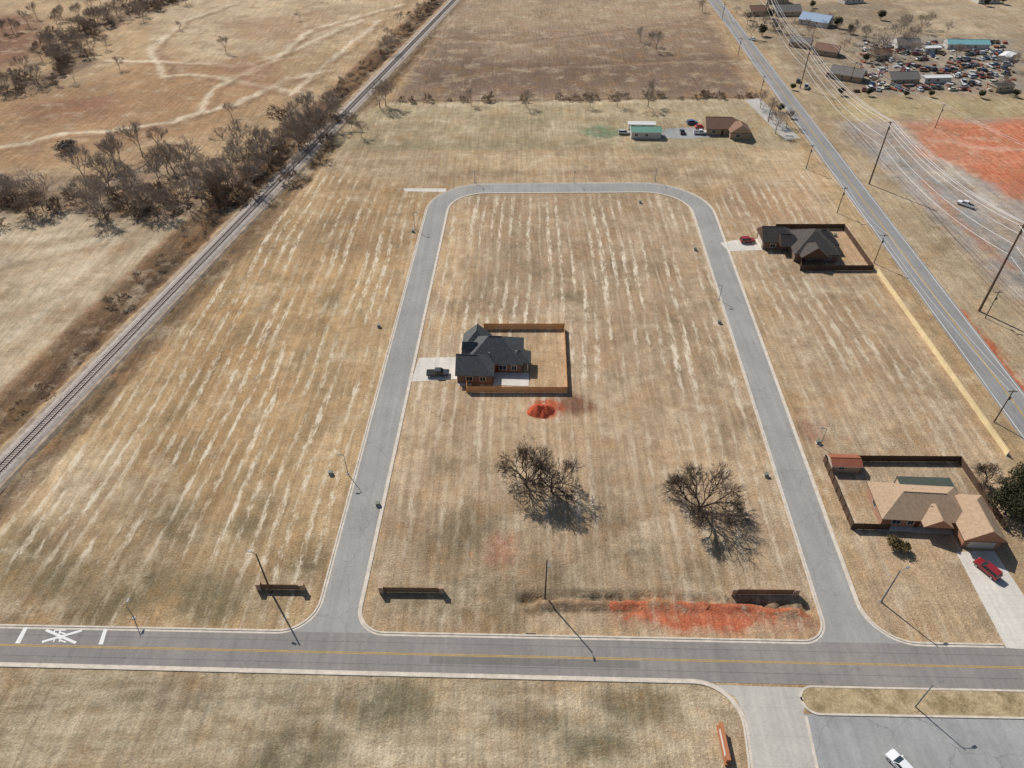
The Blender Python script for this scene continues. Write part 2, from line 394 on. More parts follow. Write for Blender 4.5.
# ground shader
b = NB('dry_grass_ground'); t = b.t
def attr(n):
    a = t.nodes.new('ShaderNodeAttribute'); a.attribute_name = n; return a.outputs['Color']
c0 = attr('Col'); sep = t.nodes.new('ShaderNodeSeparateColor'); b.link(attr('Msk'), sep.inputs[0])
rowS, scrubS, redS = sep.outputs
al = b.mapping((1, 1, 1), (0, 0, -STREET))
st = b.mapping((1, .05, 1), (0, 0, -STREET))
st2 = b.mapping((1, .25, 1), (0, 0, -STREET))
nA = t.nodes.new('ShaderNodeTexNoise'); nA.inputs['Scale'].default_value = .10; nA.inputs['Detail'].default_value = 5; nA.inputs['Roughness'].default_value = .7
b.link(b.tc.outputs['Object'], nA.inputs['Vector'])
sA = t.nodes.new('ShaderNodeSeparateColor'); b.link(nA.outputs['Color'], sA.inputs[0])
c = b.mix(b.rng(sA.outputs[0], .48, .68, 0, .38), c0, S(170, 130, 86))
c = b.mix(b.rng(sA.outputs[1], .52, .70, 0, .48), c, S(124, 111, 86))
c = b.mix(b.rng(sA.outputs[2], .52, .70, 0, .48), c, S(212, 194, 164))
f = b.rng(b.noise(.42, 5, .75), .3, .7, .76, 1.2)
f = b.math('MULTIPLY', f, b.rng(b.noise(2.4, 3, .8), .3, .7, .70, 1.28))
f = b.math('MULTIPLY', f, b.rng(b.noise(1.1, 2, .6, st), .3, .7, .83, 1.17))
c = b.scale(c, f)
sx = t.nodes.new('ShaderNodeSeparateXYZ'); b.link(al, sx.inputs[0])
jit = b.rng(b.noise(.012, 1, .5), .3, .7, -2., 2.)
xx = b.math('ADD', b.math('ADD', sx.outputs[0], jit), b.rng(b.noise(.5, 2, .6), .3, .7, -.35, .35))
w = b.math('SINE', b.math('MULTIPLY', xx, 2*math.pi/3.2))
w = b.math('ADD', b.math('MULTIPLY', w, .75), b.rng(b.noise(.32, 2, .6, st), .3, .7, -.7, .7))
w = b.rng(w, .1, .9, 0, 1, True)
br = b.rng(b.noise(.7, 4, .8, st2), .40, .60, 0, 1, True)
pa = b.rng(b.noise(.03, 3, .6), .34, .56, .25, 1, True)
w = b.math('MULTIPLY', b.math('MULTIPLY', w, br), b.math('MULTIPLY', pa, rowS))
c = b.mix(b.math('MULTIPLY', w, .85), c, S(228, 214, 188))
fl = b.rng(b.noise(1.3, 4, .8), .60, .70, 0, .5, True)
c = b.mix(fl, c, S(216, 200, 172))
tf = b.rng(b.noise(.75, 5, .8), .53, .66, 0, 1, True)
c = b.mix(b.math('MULTIPLY', tf, b.math('MULTIPLY', scrubS, .8)), c, S(94, 75, 56))
rn = b.math('ADD', redS, b.rng(b.noise(.55, 5, .75), .25, .75, -.45, .45))
c = b.mix(b.rng(rn, .55, .9, 0, .85, True), c, b.scale(S(182, 102, 72), f))
b.bump(b.noise(2.2, 3, .8), .8, .3)
b.done(c, .95, .05)
me.materials.append(b.m)
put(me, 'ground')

# ---------------------------------------------------------------- paving materials
def paving(name, c, joint=0, along=STREET, crack=.25, amt=.12):
    b = NB(name)
    f = b.rng(b.noise(.09, 4, .65), .3, .7, 1-amt, 1+amt)
    f = b.math('MULTIPLY', f, b.rng(b.noise(1.6, 4, .75), .3, .7, .9, 1.1))
    f = b.math('MULTIPLY', f, b.rng(b.noise(.9, 2, .5, b.mapping((1, .03, 1), (0, 0, -along))), .3, .7, .92, 1.07))
    o = b.scale(c, f)
    warp = b.t.nodes.new('ShaderNodeVectorMath'); warp.operation = 'ADD'
    b.link(b.tc.outputs['Object'], warp.inputs[0])
    b.link(b.scale(b.noise(.4, 3, .6, out=1), 2.5), warp.inputs[1])
    cr = b.rng(b.vor(.085, 'DISTANCE_TO_EDGE', warp.outputs[0]), .002, .009, crack, 0)
    o = b.mix(cr, o, tuple(x*.4 for x in c))
    if joint:
        sx = b.t.nodes.new('ShaderNodeSeparateXYZ'); b.link(b.mapping((1, 1, 1), (0, 0, -along)), sx.inputs[0])
        j = b.rng(b.math('ABSOLUTE', b.math('SINE', b.math('MULTIPLY', sx.outputs[1], math.pi/joint))), 0, .05, .35, 0)
        o = b.mix(j, o, tuple(x*.5 for x in c))
    o = b.mix(b.rng(b.noise(.25, 4, .7), .62, .74, 0, .3), o, tuple(x*.66 for x in c))
    return b.done(o, .92, .12)
MAINA = math.atan2(dN.y, dN.x)-math.pi/2
mStreet = paving('street_asphalt', S(153, 150, 144), crack=.28)
mMain = paving('worn_asphalt', S(138, 133, 127), along=MAINA, crack=.2)
mEast = paving('road_asphalt', S(142, 140, 137), along=math.atan2(dRd.y, dRd.x)-math.pi/2, crack=.2)
mConc = paving('concrete', S(206, 199, 187), joint=4.5, crack=.08)
mApron = paving('apron_concrete', S(180, 175, 165), joint=4.5, crack=.15)
mLot = paving('lot_asphalt', S(152, 152, 149), crack=.4, amt=.2)
mKerb = simple('kerb_concrete', S(202, 191, 175), .9, .22, .8)
mYel = simple('yellow_line_paint', S(186, 152, 80), .8, .3, 1.2)
mWht = simple('white_line_paint', S(224, 222, 214), .8, .14, 1.5)

lw = L0+perp(dL)*HW; le = L0-perp(dL)*HW
rw = Rr0+perp(dR)*HW; re = Rr0-perp(dR)*HW
tn = T0+perp(dT)*HW; ts = T0-perp(dT)*HW
outer = [N0-dN*600, isect(N0, dN, lw, dL), isect(lw, dL, tn, dT), isect(tn, dT, re, dR), isect(re, dR, N0, dN), G(1003, 645.6)]
outerF = fillet(outer, [0, 6.5, 21, 23, 8, 0])
inner = [isect(N0, dN, le, dL), isect(N0, dN, rw, dR), isect(rw, dR, ts, dT), isect(le, dL, ts, dT)]
innerF = fillet(inner, [5, 4.5, 15, 13], True)
down = -perp(dN)*2.0
lp = outerF[1:-1]
lp = lp+[lp[-1]+down, lp[0]+down]
sheet('subdivision_street', [lp, innerF], .02, mStreet)
kerb('kerb', outerF, mKerb, side=1)
kerb('kerb', innerF+[innerF[0]], mKerb, side=1)
strip('street_gutter', dens(innerF+[innerF[0]], 3), -.45, 0, .03, mKerb)
strip('street_gutter', dens(outerF, 3), -.45, 0, .032, mKerb)
mr = [N0-dN*900, N1+dN*900, Q1+dQ*900, Q0-dQ*900]
sheet('main_road', [mr], .026, mMain)
southk = [Q0-dQ*900, isect(Q0, dQ, G(742, 700), (G(756, 800)-G(742, 700))), G(762, 860)]
southF = fillet(southk, [0, 7, 0])
kerb('kerb', southF, mKerb, side=-1); strip('street_gutter', dens(southF, 3), 0, .5, .034, mKerb)
yl = [G(-900, 645-20), G(0, 645), G(1024, 668), G(1900, 668+20)]
strip('yellow_centre_line', yl, -.17, -.05, .036, mYel); strip('yellow_centre_line', yl, .08, .20, .036, mYel)
patch = paving('road_patch', S(122, 118, 112), along=MAINA, crack=.3)
strip('road_patch', [G(430, 660), G(640, 665)], -.6, .7, .0355, patch)
strip('road_seam', [G(0, 634), G(500, 645), G(1024, 656)], -.04, .04, .0355, patch)
strip('road_seam', [G(0, 655), G(500, 667), G(1024, 679)], -.05, .05, .0355, patch)
def quad(name, pts, z, mat): return sheet(name, [[G(*p) for p in pts]], z, mat)
quad('storm_drain_inlet', [(526, 633.2), (536, 633.4), (536, 635), (526, 634.8)], .036, simple('drain_iron', S(60, 56, 52), .8, .2))
quad('stop_bar_marking', [(24, 627.5), (28, 627.5), (20, 643.5), (15, 643.5)], .038, mWht)
quad('stop_bar_marking', [(104, 629), (107.5, 629), (103, 644.5), (98.5, 644.5)], .038, mWht)
mk = MB()
def stroke(a, b_, w, z=.038):
    a = G(*a); b_ = G(*b_); n = perp((b_-a).normalized())*w/2
    mk.add([(*(a-n), z), (*(b_-n), z), (*(b_+n), z), (*(a+n), z)], [(0, 1, 2, 3)])
stroke((42, 642), (82, 630.5), .45); stroke((46, 630), (76, 643), .45, .0405)
for o in (0, 1):
    y0 = 630 if o == 0 else 638
    stroke((55, y0), (66, y0+.2), .25, .043); stroke((55, y0), (53.6, y0+4), .25, .046); stroke((60.5, y0), (59.5, y0+4), .25, .049); stroke((59, y0+2), (66, y0+4.3), .25, .052)
mk.obj('railway_crossing_marking', [mWht])

drv = [G(690, 684), G(815, 688), G(803, 712), G(806, 722), G(822, 800), G(835, 900), G(768, 900), G(756, 800), G(745, 715), G(735, 697), G(715, 686)]
sheet('entrance_drive', [drv], .022, mApron)
sheet('car_park', [[G(803, 714), G(1500, 724), G(1500, 1000), G(850, 1000), G(822, 800)]], .018, mLot)
isl = fillet([G(801, 687.5), G(1400, 700), G(1400, 724), G(803, 713)], [2.2, 0, 0, 2.2], True)
kerb('kerb', isl+[isl[0]], mKerb, w=.35, side=1)
mGr = NB('verge_grass')
cc = mGr.mix(mGr.rng(mGr.noise(.35, 5, .7), .42, .65), S(180, 160, 126), S(136, 119, 88))
cc = mGr.scale(cc, mGr.rng(mGr.noise(2.2, 4, .8), .3, .7, .7, 1.25)); mGr.bump(mGr.noise(3, 3), .5, .15); mGrass = mGr.done(cc, .95, .05)
sheet('grass_island', [isl], .09, mGrass)
strip('car_park_edge', [G(806, 716), G(824, 800)], -.25, .25, .03, mKerb)
quad('driveway', [(411, 382), (457, 379), (457, 357), (419, 358)], .04, mConc)
quad('driveway', [(720, 243), (735, 240), (764, 239), (765, 250), (729, 251.5)], .04, mConc)
quad('driveway', [(956, 552), (994, 551), (1062, 652), (1006, 648)], .04, mConc)
quad('driveway', [(403, 188.5), (446, 188.5), (446, 192), (405, 191.5)], .04, mConc)
quad('driveway', [(640, 137), (668, 128), (752, 127), (745, 133), (690, 139)], .02, mLot)
quad('garden_path', [(745, 100), (760, 98), (800, 138), (785, 140)], .021, mApron)

strip('east_road', RD, -4.3, 4.3, .02, mEast)
strip('yellow_centre_line', RD, -.22, -.07, .027, mYel); strip('yellow_centre_line', RD, .07, .22, .027, mYel)
strip('white_edge_line', RD, -3.75, -3.6, .027, mWht); strip('white_edge_line', RD, 3.6, 3.75, .027, mWht)

# ---------------------------------------------------------------- railway
mBal = simple('ballast_stone', S(168, 158, 148), .95, .3, 1.2)
mBal2 = simple('embankment_gravel', S(160, 142, 122), .95, .4, .35)
mTie = simple('sleeper_wood', S(106, 97, 90), .9, .3, 1)
mRail = simple('rail_steel', S(112, 98, 90), .5, .2, 1, metal=.3, spec=.5)
par = empty('railway_track')
pts = dens(RL, 12); n = len(pts)
for nm, prof, mt in (('ballast', [(-3.0, 0), (-2.8, .18), (-2.0, .42), (2.0, .42), (2.8, .18), (3.0, 0)], mBal), ('embankment', [(-4.4, -.3), (-3.7, .14), (4.0, .14), (5.0, -.4)], mBal2)):
    m = MB(); vs = []; fs = []
    for d, z in prof: vs += [(p.x, p.y, z-.02) for p in offset(pts, d)]
    for k in range(len(prof)-1):
        for i in range(n-1): fs.append((k*n+i+1, k*n+i, (k+1)*n+i, (k+1)*n+i+1))
    m.add(vs, fs); m.obj(nm, [mt], par)
m = MB(); ang = math.atan2(dRail.y, dRail.x)
a0 = 560
while a0 < 1650:
    p = RL[0]+dRail*a0; M = Matrix.Translation((p.x, p.y, 0)) @ Matrix.Rotation(ang, 4, 'Z')
    m.box(-.12, -1.3, .30, .12, 1.3, .45, 0, M); a0 += .62
m.obj('sleepers', [mTie], par)
for dd in (-.76, .76):
    m = MB(); A = offset(RL, dd-.05); B2 = offset(RL, dd+.05)
    m.add([(*A[0], .45), (*A[1], .45), (*A[1], .62), (*A[0], .62), (*B2[0], .45), (*B2[1], .45), (*B2[1], .62), (*B2[0], .62)], [(0, 1, 2, 3), (3, 2, 6, 7), (7, 6, 5, 4)])
    m.obj('rail', [mRail], par)

# ---------------------------------------------------------------- bare trees
def bare_tree(name, seed, L0_, levels, n, r0, rmin, mat, limbs=5, trunk=1.2, lo=25, hi=62, up=.12, extra=.35):
    rd = random.Random(seed); V = []; Fc = []
    def rv():
        return Vector((rd.gauss(0, 1), rd.gauss(0, 1), rd.gauss(0, 1))).normalized()
    def seg(a, b_, ra, rb):
        d = (b_-a).normalized(); x = d.cross(Vector((.3, .2, 1))).normalized(); y = d.cross(x)
        o = len(V)
        for p, r in ((a, ra), (b_, rb)):
            for i in range(3):
                tt = 2.0944*i; V.append(tuple(p+x*math.cos(tt)*r+y*math.sin(tt)*r))
        for i in range(3): Fc.append((o+i, o+(i+1) % 3, o+3+(i+1) % 3, o+3+i))
    def grow(p, d, L, r, l):
        d2 = (d+rv()*.28).normalized(); mid = p+d*L*.5; end = mid+d2*L*.5
        if end.z < .4: end.z = .4+rd.random()*.3
        seg(p, mid, r, r*.85); seg(mid, end, r*.85, r*.7)
        if l == levels: return
        kk = n+(1 if rd.random() < extra else 0)
        for i in range(kk):
            stt = end if i < 2 else mid.lerp(end, rd.random())
            ax = rv(); ax = (ax-d2*ax.dot(d2)).normalized(); an = R(rd.uniform(18, 52))
            nd = d2*math.cos(an)+ax*math.sin(an); nd.z += up; nd.normalize()
            grow(stt, nd, L*rd.uniform(.62, .88), max(rmin, r*.6), l+1)
    top = Vector((0, 0, trunk)); seg(Vector((0, 0, -.1)), top, r0*1.25, r0)
    for i in range(limbs):
        a = 6.283*(i+rd.uniform(-.3, .3))/limbs; e_ = R(rd.uniform(lo, hi))
        grow(top, Vector((math.cos(a)*math.sin(e_), math.sin(a)*math.sin(e_), math.cos(e_))), L0_*rd.uniform(.85, 1.15), r0*.6, 1)
    me = bpy.data.meshes.new(name); me.from_pydata(V, [], Fc); me.materials.append(mat); return me
mBark = simple('bark', S(92, 78, 68), .95, .3, .8)
mBark2 = simple('grey_bark', S(160, 146, 132), .95, .3, .3)
mBrush = simple('brush_twigs', S(142, 120, 100), .95, .3, .3)
ts_ = [bare_tree('bare_tree', 11, 2.5, 6, 3, .30, .024, mBark, 6, 1.0, 15, 66, .1, .5), bare_tree('bare_tree', 23, 2.6, 6, 3, .34, .024, mBark, 7, .8, 15, 74, .05, .5), bare_tree('bare_tree', 31, 2.3, 6, 3, .26, .024, mBark, 5, 1.0, 15, 62, .1, .5)]
put(ts_[0], 'bare_tree', None, (*G(526, 486), 0), .4, (1.08, 1.08, 1.08))
put(ts_[2], 'bare_tree', None, (*G(551, 491), 0), 1.9, (1.1, 1.1, 1.15))
put(ts_[1], 'bare_tree', None, (*G(699, 511), 0), 0, (1.15, 1.15, 1.1))
small = [bare_tree('belt_tree', 40+i, 3.1, 5, 3, .20, .036, mBark2, 3, 2.2, 8, 34, .22, .5) for i in range(5)]
brush = [bare_tree('brush_clump', 60+i, 1.1, 4, 3, .06, .045, mBrush, 7, .3, 25, 75, .05) for i in range(3)]
def scatter(name, path, count, jit, pool, smin, smax, seed, world=False):
    rd = random.Random(seed); par = empty(name); P = dens(path if world else [G(*p) for p in path], 2)
    for i in range(count):
        p = rd.choice(P); s_ = rd.uniform(smin, smax)
        put(rd.choice(pool), 'tree', par, (p.x+rd.gauss(0, jit), p.y+rd.gauss(0, jit), -.1), rd.random()*6.28, (s_, s_, s_*rd.uniform(.85, 1.1)))
scatter('distant_tree_belt', belt, 92, 5.5, small, .6, 1.2, 1)
scatter('distant_tree_belt', [(100, 188), (150, 172), (180, 162), (215, 176)], 22, 9, small, .6, 1.25, 2)
scatter('brush_thicket', belt, 90, 6, brush, .9, 1.8, 3)
scatter('distant_tree_belt', row2, 95, 8, small, .5, .95, 4)
scatter('distant_tree_belt', [(-40, 40), (20, 36), (60, 20), (130, 0)], 32, 9, small, .45, .85, 14)
scatter('brush_thicket', row2, 80, 7, brush, .9, 1.8, 5)
scatter('brush_thicket', [rail0+perp(dRail)*11+dRail*k for k in (0, 200, 420)], 110, 2.2, brush, .35, .9, 6, True)
scatter('distant_tree_belt', [rail0+perp(dRail)*14+dRail*k for k in (230, 420)], 12, 2.5, small, .35, .7, 16, True)
scatter('distant_tree_belt', [(740, 6), (775, 40), (800, 30), (850, 20), (880, 52), (930, 30)], 40, 10, small, .4, .8, 8)
scatter('brush_thicket', [(395, 102), (560, 100), (757, 97)], 34, 1.5, brush, .5, 1.2, 9)
def single(u, v, s_, i=0):
    s_ *= 1.35; put(small[i % 5], 'bare_tree', None, (*G(u, v), 0), u*1.3, (s_, s_, s_*.85))
for k, (u, v, s_) in enumerate([(226, 52, .7), (388, 54, .75), (386, 106, .95), (380, 108, .8), (362, 138, .5), (352, 128, .5), (471, 105, .55), (526, 107, .6), (590, 107, .5), (617, 107, .5), (648, 107, .9), (640, 42, .6), (656, 50, .8), (650, 46, .6), (232, 118, .5), (232, 150, .9), (250, 150, .8), (160, 152, .8), (300, 20, .4), (120, 70, .5), (180, 30, .4),
                                (768, 122, .8), (775, 134, .7), (786, 128, .6), (760, 108, .6), (812, 60, .5), (870, 60, .6), (900, 34, .7), (880, 54, .8), (955, 60, .6), (1010, 70, .7), (1000, 92, .6)]): single(u, v, s_, k)

def leafy(name, seed, rx, rz, N, size, mat, trunk=.4, lobes=9, z0=.3):
    rd = random.Random(seed); m = MB()
    m.cyl((0, 0, -.1), (0, 0, trunk+rz), .18, .06, 6, 1)
    cs = []
    for i in range(lobes):
        a = rd.random()*6.28; q = rd.random()**.5*.65
        cs.append((Vector((math.cos(a)*rx*q, math.sin(a)*rx*q, trunk+rz*rd.uniform(.5, 1.35))), rd.uniform(.35, .6)))
    for i in range(N):
        c_, k_ = rd.choice(cs)
        d = Vector((rd.gauss(0, 1), rd.gauss(0, 1), rd.gauss(0, 1))).normalized()
        p = c_+Vector((d.x*rx, d.y*rx, d.z*rz))*k_*rd.random()**.35
        if p.z < .1: p.z = rd.random()*.4
        q = Vector((rd.gauss(0, 1), rd.gauss(0, 1), rd.gauss(0, 1))).to_track_quat('Z', 'Y').to_matrix()
        s_ = size*rd.uniform(.5, 1.2)
        m.add([p+q @ Vector((-s_, -s_*.4, 0)), p+q @ Vector((s_, -s_*.4, 0)), p+q @ Vector((s_*.6, s_*.5, 0)), p+q @ Vector((-s_*.6, s_*.5, 0))], [(0, 1, 2, 3)], 0)
    return m.mesh(name, [mat, mBark])
mEv = simple('evergreen_leaf', S(70, 72, 48), .9, .5, .9); mOl = simple('olive_leaf', S(100, 88, 56), .9, .4, .9)
lm = leafy('evergreen_tree', 1, 5.2, 3.8, 8000, .20, simple('dark_olive_leaf', S(62, 62, 42), .9, .5, .9), lobes=14)
put(lm, 'evergreen_tree', None, (*G(1004, 514), 0), 0); put(lm, 'evergreen_tree', None, (*G(1030, 496), 0), 2, (1.1, 1.1, 1))
put(leafy('shrub', 2, 1.9, 1.1, 1500, .16, mOl, .2), 'shrub', None, (*G(897, 548), 0), 0, (1.2, 1.2, 1.2))
put(leafy('shrub', 3, 4.2, 1.6, 1500, .25, simple('grey_twig_leaf', S(120, 112, 98)), .3), 'shrub', None, (*G(70, 150), 0), 0, (1.4, 1.2, 1.1))
put(ts_[2], 'bare_tree', None, (*G(985, 484), 0), .3, (.65, .65, .75))
cedar = leafy('cedar_tree', 4, 3, 3.2, 900, .4, mEv)
for u, v, s_ in [(762, 36, 1), (775, 30, .8), (836, 28, 1), (850, 34, .8), (880, 20, .9), (865, 62, .7), (792, 90, .5), (840, 95, .6), (868, 96, .6), (905, 97, .5), (930, 97, .5), (980, 98, .6), (1015, 97, .6), (770, 18, .9), (985, 6, .8), (1002, 4, .9), (812, 8, .7), (748, 20, .7), (780, 112, .6), (790, 118, .5)]:
    put(cedar, 'cedar_tree', None, (*G(u, v), 0), u, (s_, s_, s_))

# ---------------------------------------------------------------- fences
def wood(name, c, amt=.22):
    b = NB(name); mp = b.mapping((3, 3, .3))
    f = b.rng(b.noise(2.2, 2, .6, mp), .3, .7, 1-amt, 1+amt); f = b.math('MULTIPLY', f, b.rng(b.noise(.3, 2), .3, .7, .85, 1.12))
    return b.done(b.scale(c, f), .85, .15)
mWood = wood('cedar_boards', S(222, 172, 118)); mNew = wood('new_pine_boards', S(236, 216, 170), .1); mDark = wood('stained_boards', S(96, 77, 64)); mDark2 = wood('brown_boards', S(140, 114, 92))
def fence(pts, mat, h=1.85, px=True):
    P = [G(*p) for p in pts] if px else pts; m = MB(); rd = random.Random(len(P)*7+int(P[0].x))
    for a, b_ in zip(P, P[1:]):
        L = (b_-a).length; an = math.atan2(b_.y-a.y, b_.x-a.x); M = Matrix.Translation((a.x, a.y, 0)) @ Matrix.Rotation(an, 4, 'Z')
        x = 0
        while x < L:
            hh = h+rd.uniform(-.02, .02); m.box(x, -.012+rd.uniform(0, .006), .03, min(x+.145, L), .012+rd.uniform(0, .006), hh, 0, M); x += .152
        x = 0
        while x < L: m.box(x, .03, 0, x+.1, .13, h+.06, 0, M); x += 2.4
        for z in (.35, 1.0, 1.6): m.box(0, .022, z, L, .06, z+.09, 0, M)
    return m.obj('wooden_fence', [mat])
fence([(484, 340), (484, 329), (564, 329), (567, 392.5), (467, 392.5), (467, 384)], mWood)
fence([(774, 236), (775, 229), (843, 229), (872, 270.5), (800, 270.5), (800, 262)], mDark)
fence([(888, 530), (851, 529), (823, 461), (958, 462), (1004, 530)], mDark)
fence([(876, 272), (1006, 456)], mNew, 1.5)

# ---------------------------------------------------------------- houses
mRoofD = simple('charcoal_shingles', S(92, 94, 94), .9, .3, 1.6, bump=.03)
mRoofD2 = simple('brown_black_shingles', S(84, 78, 74), .9, .3, 1.6, bump=.03)
mRoofT = simple('tan_shingles', S(174, 148, 122), .9, .2, 1.6, bump=.03)
mRoofB = simple('brown_shingles', S(138, 108, 90), .9, .2, 2.)
def brickmat(name, c1, c2):
    b = NB(name); n = b.t.nodes.new('ShaderNodeTexBrick'); n.inputs['Scale'].default_value = 4
    n.inputs['Color1'].default_value = (*c1, 1); n.inputs['Color2'].default_value = (*c2, 1); n.inputs['Mortar'].default_value = (.35, .32, .28, 1)
    b.link(b.mapping((1, 1, 1), (R(90), 0, 0)), n.inputs['Vector'])
    return b.done(b.mix(.5, n.outputs[0], b.scale(c1, b.rng(b.noise(3, 2), .3, .7, .8, 1.2))), .9, .15)
mBrick = brickmat('brown_brick', S(128, 98, 82), S(106, 84, 72)); mBrickT = brickmat('tan_brick', S(178, 128, 98), S(160, 112, 88)); mBrickL = brickmat('buff_brick', S(178, 154, 128), S(150, 124, 102))
mTrim = simple('white_trim', S(220, 216, 208), .6, .05); mGlass = simple('window_glass', (.02, .03, .035), .08, .1, 1, spec=.6); mDoor = simple('door_paint', S(96, 60, 44), .5, .1); mGar = simple('garage_door_panel', S(206, 196, 180), .6, .05)
mBrownT = simple('brown_trim', S(92, 72, 58), .6, .1)
def roofpart(m, x0, y0, x1, y1, z, h, ax='x', g0=False, g1=False, ov=.45):
    x0 -= ov; y0 -= ov; x1 += ov; y1 += ov
    if ax == 'x':
        hw = (y1-y0)/2; ym = (y0+y1)/2; a = (x0+(0 if g0 else hw), ym, z+h); b_ = (x1-(0 if g1 else hw), ym, z+h)
        vs = [(x0, y0, z), (x1, y0, z), (x1, y1, z), (x0, y1, z), a, b_]
        fs = [((0, 1, 5, 4), 0), ((2, 3, 4, 5), 0), ((3, 0, 4), 1 if g0 else 0), ((1, 2, 5), 1 if g1 else 0)]
    else:
        hw = (x1-x0)/2; xm = (x0+x1)/2; a = (xm, y0+(0 if g0 else hw), z+h); b_ = (xm, y1-(0 if g1 else hw), z+h)
        vs = [(x0, y0, z), (x1, y0, z), (x1, y1, z), (x0, y1, z), a, b_]
        fs = [((1, 2, 5, 4), 0), ((3, 0, 4, 5), 0), ((0, 1, 4), 1 if g0 else 0), ((2, 3, 5), 1 if g1 else 0)]
    for f, mt in fs: m.add([vs[i] for i in f], [tuple(range(len(f)))], mt)
    for (p, q) in ((0, 1), (1, 2), (2, 3), (3, 0)):
        P, Q = vs[p], vs[q]; m.add([(P[0], P[1], z-.2), (Q[0], Q[1], z-.2), Q, P], [(0, 1, 2, 3)], 2)
    m.add([(v[0], v[1], z-.2) for v in vs[:4]], [(3, 2, 1, 0)], 2)
    m.cyl(Vector(a), Vector(b_), .09, .09, 5, 0)
def window(m, x, y, z, w, h, face):
    if face in 'sn':
        s_ = -1 if face == 's' else 1
        m.box(x-w/2-.08, min(y, y+s_*.05), z-.08, x+w/2+.08, max(y, y+s_*.05), z+h+.08, 0)
        for q in (-1, 1): m.box(x+q*w/4-w/4+.04, min(y+s_*.052, y+s_*.07), z+.03, x+q*w/4+w/4-.04, max(y+s_*.052, y+s_*.07), z+h-.03, 1)
    else:
        s_ = -1 if face == 'w' else 1
        m.box(min(x, x+s_*.05), y-w/2-.08, z-.08, max(x, x+s_*.05), y+w/2+.08, z+h+.08, 0)
        for q in (-1, 1): m.box(min(x+s_*.052, x+s_*.07), y+q*w/4-w/4+.04, z+.03, max(x+s_*.052, x+s_*.07), y+q*w/4+w/4-.04, z+h-.03, 1)
def house(name, org, rz, blocks, roofs, wins, doors, mwall, mroof, gables=None, chim=None, extra=None):
    e_ = empty(name, (*org, 0), rz); m = MB()
    for (x0, y0, x1, y1, h) in blocks: m.box(x0, y0, -.1, x1, y1, h)
    m.obj('walls', [mwall], e_)
    m = MB()
    for r in roofs: roofpart(m, *r)
    for (x, y, z) in [(rng.uniform(3, 10), rng.uniform(6, 11), 4.3) for _ in range(4)]: m.cyl((x, y, 2.5), (x, y, z+.6), .1, .1, 6, 3)
    m.obj('roof', [mroof, gables or mwall, mBrownT, mTrim], e_)
    m = MB()
    for w in wins: window(m, *w)
    m.obj('windows', [mTrim, mGlass], e_)
    m = MB()
    for (x0, y0, x1, y1, h, mt) in doors:
        m.box(x0, y0, .02, x1, y1, h, mt)
    m.obj('doors', [mDoor, mGar], e_)
    if extra: extra(e_)
    return e_
HR = STREET*1.0
def patioA(e_):
    m = MB(); m.box(8.9, -.6, 0, 17.6, 4.4, .12); m.obj('patio', [mConc], e_)
    m = MB(); m.box(.2, -1.0, 0, 3.5, .0, .1); m.obj('path', [mConc], e_)
    m = MB()
    for x, y in ((16.2, 5.4), (16.2, 9.2)): m.box(x+.9, y, 0, x+1.1, y+.2, 2.6)
    m.obj('porch_posts', [mTrim], e_)
house('brick_house', G(457.5, 383), HR,
      [(0, 0, 8.6, 7.6, 2.8), (2, 4.6, 15.6, 15, 2.805), (.6, 10.4, 7, 16, 2.81)],
      [(0, 0, 8.6, 7.6, 2.8, 3.3, 'x', True, False), (2, 4.6, 15.6, 15, 2.81, 4.6, 'x', False, False), (.6, 10.4, 7.2, 16, 2.815, 3.4, 'y', False, True), (1.0, 6.8, 6.5, 11.5, 2.82, 3.0, 'x', True, False), (12.5, 5.2, 17.4, 9.6, 2.83, 2.2, 'x', False, False)],
      [(3, 0, .9, 1.6, 1.3, 's'), (6.3, 0, .9, 1.4, 1.3, 's'), (11, 4.6, .8, 1.8, 1.4, 's'), (13.8, 4.6, .8, 1.2, 1.4, 's'), (15.6, 12, .8, 1.8, 1.4, 'e'), (.6, 13, .8, 1.8, 1.4, 'w')],
      [(-.05, 1.3, -.005, 6.3, 2.3, 1), (1.95, 8.4, 1.995, 9.5, 2.1, 0), (9.2, 4.55, 10.1, 4.595, 2.1, 0)], mBrick, mRoofD, gables=simple('grey_siding', S(96, 92, 88)), extra=patioA)
house('brick_house', G(765, 256), HR,
      [(0, 4, 10, 12, 2.8), (8, -3, 21, 11, 2.805)],
      [(0, 4, 10, 12, 2.8, 3.2, 'x', True, False), (8, -3, 21, 11, 2.81, 4.6, 'y', False, False), (9.5, -5, 17, 2, 2.82, 3.4, 'y', True, False), (5, 1.5, 11, 7, 2.83, 2.6, 'x', True, False), (14, 3, 22.5, 10, 2.84, 3.2, 'x', False, False)],
      [(13, -3, .9, 1.6, 1.3, 's'), (18, -3, .9, 1.6, 1.3, 's'), (3, 4, .9, 1.6, 1.2, 's')],
      [(-.05, 5.3, -.005, 10.5, 2.3, 1), (10.5, -3.05, 11.4, -3.005, 2.1, 0)], mBrick, mRoofD2, gables=mBrownT)
def porchC(e_):
    m = MB(); m.box(-1.0, 3.0, 0, 15, 4.4, .1); m.obj('porch_slab', [mConc], e_)
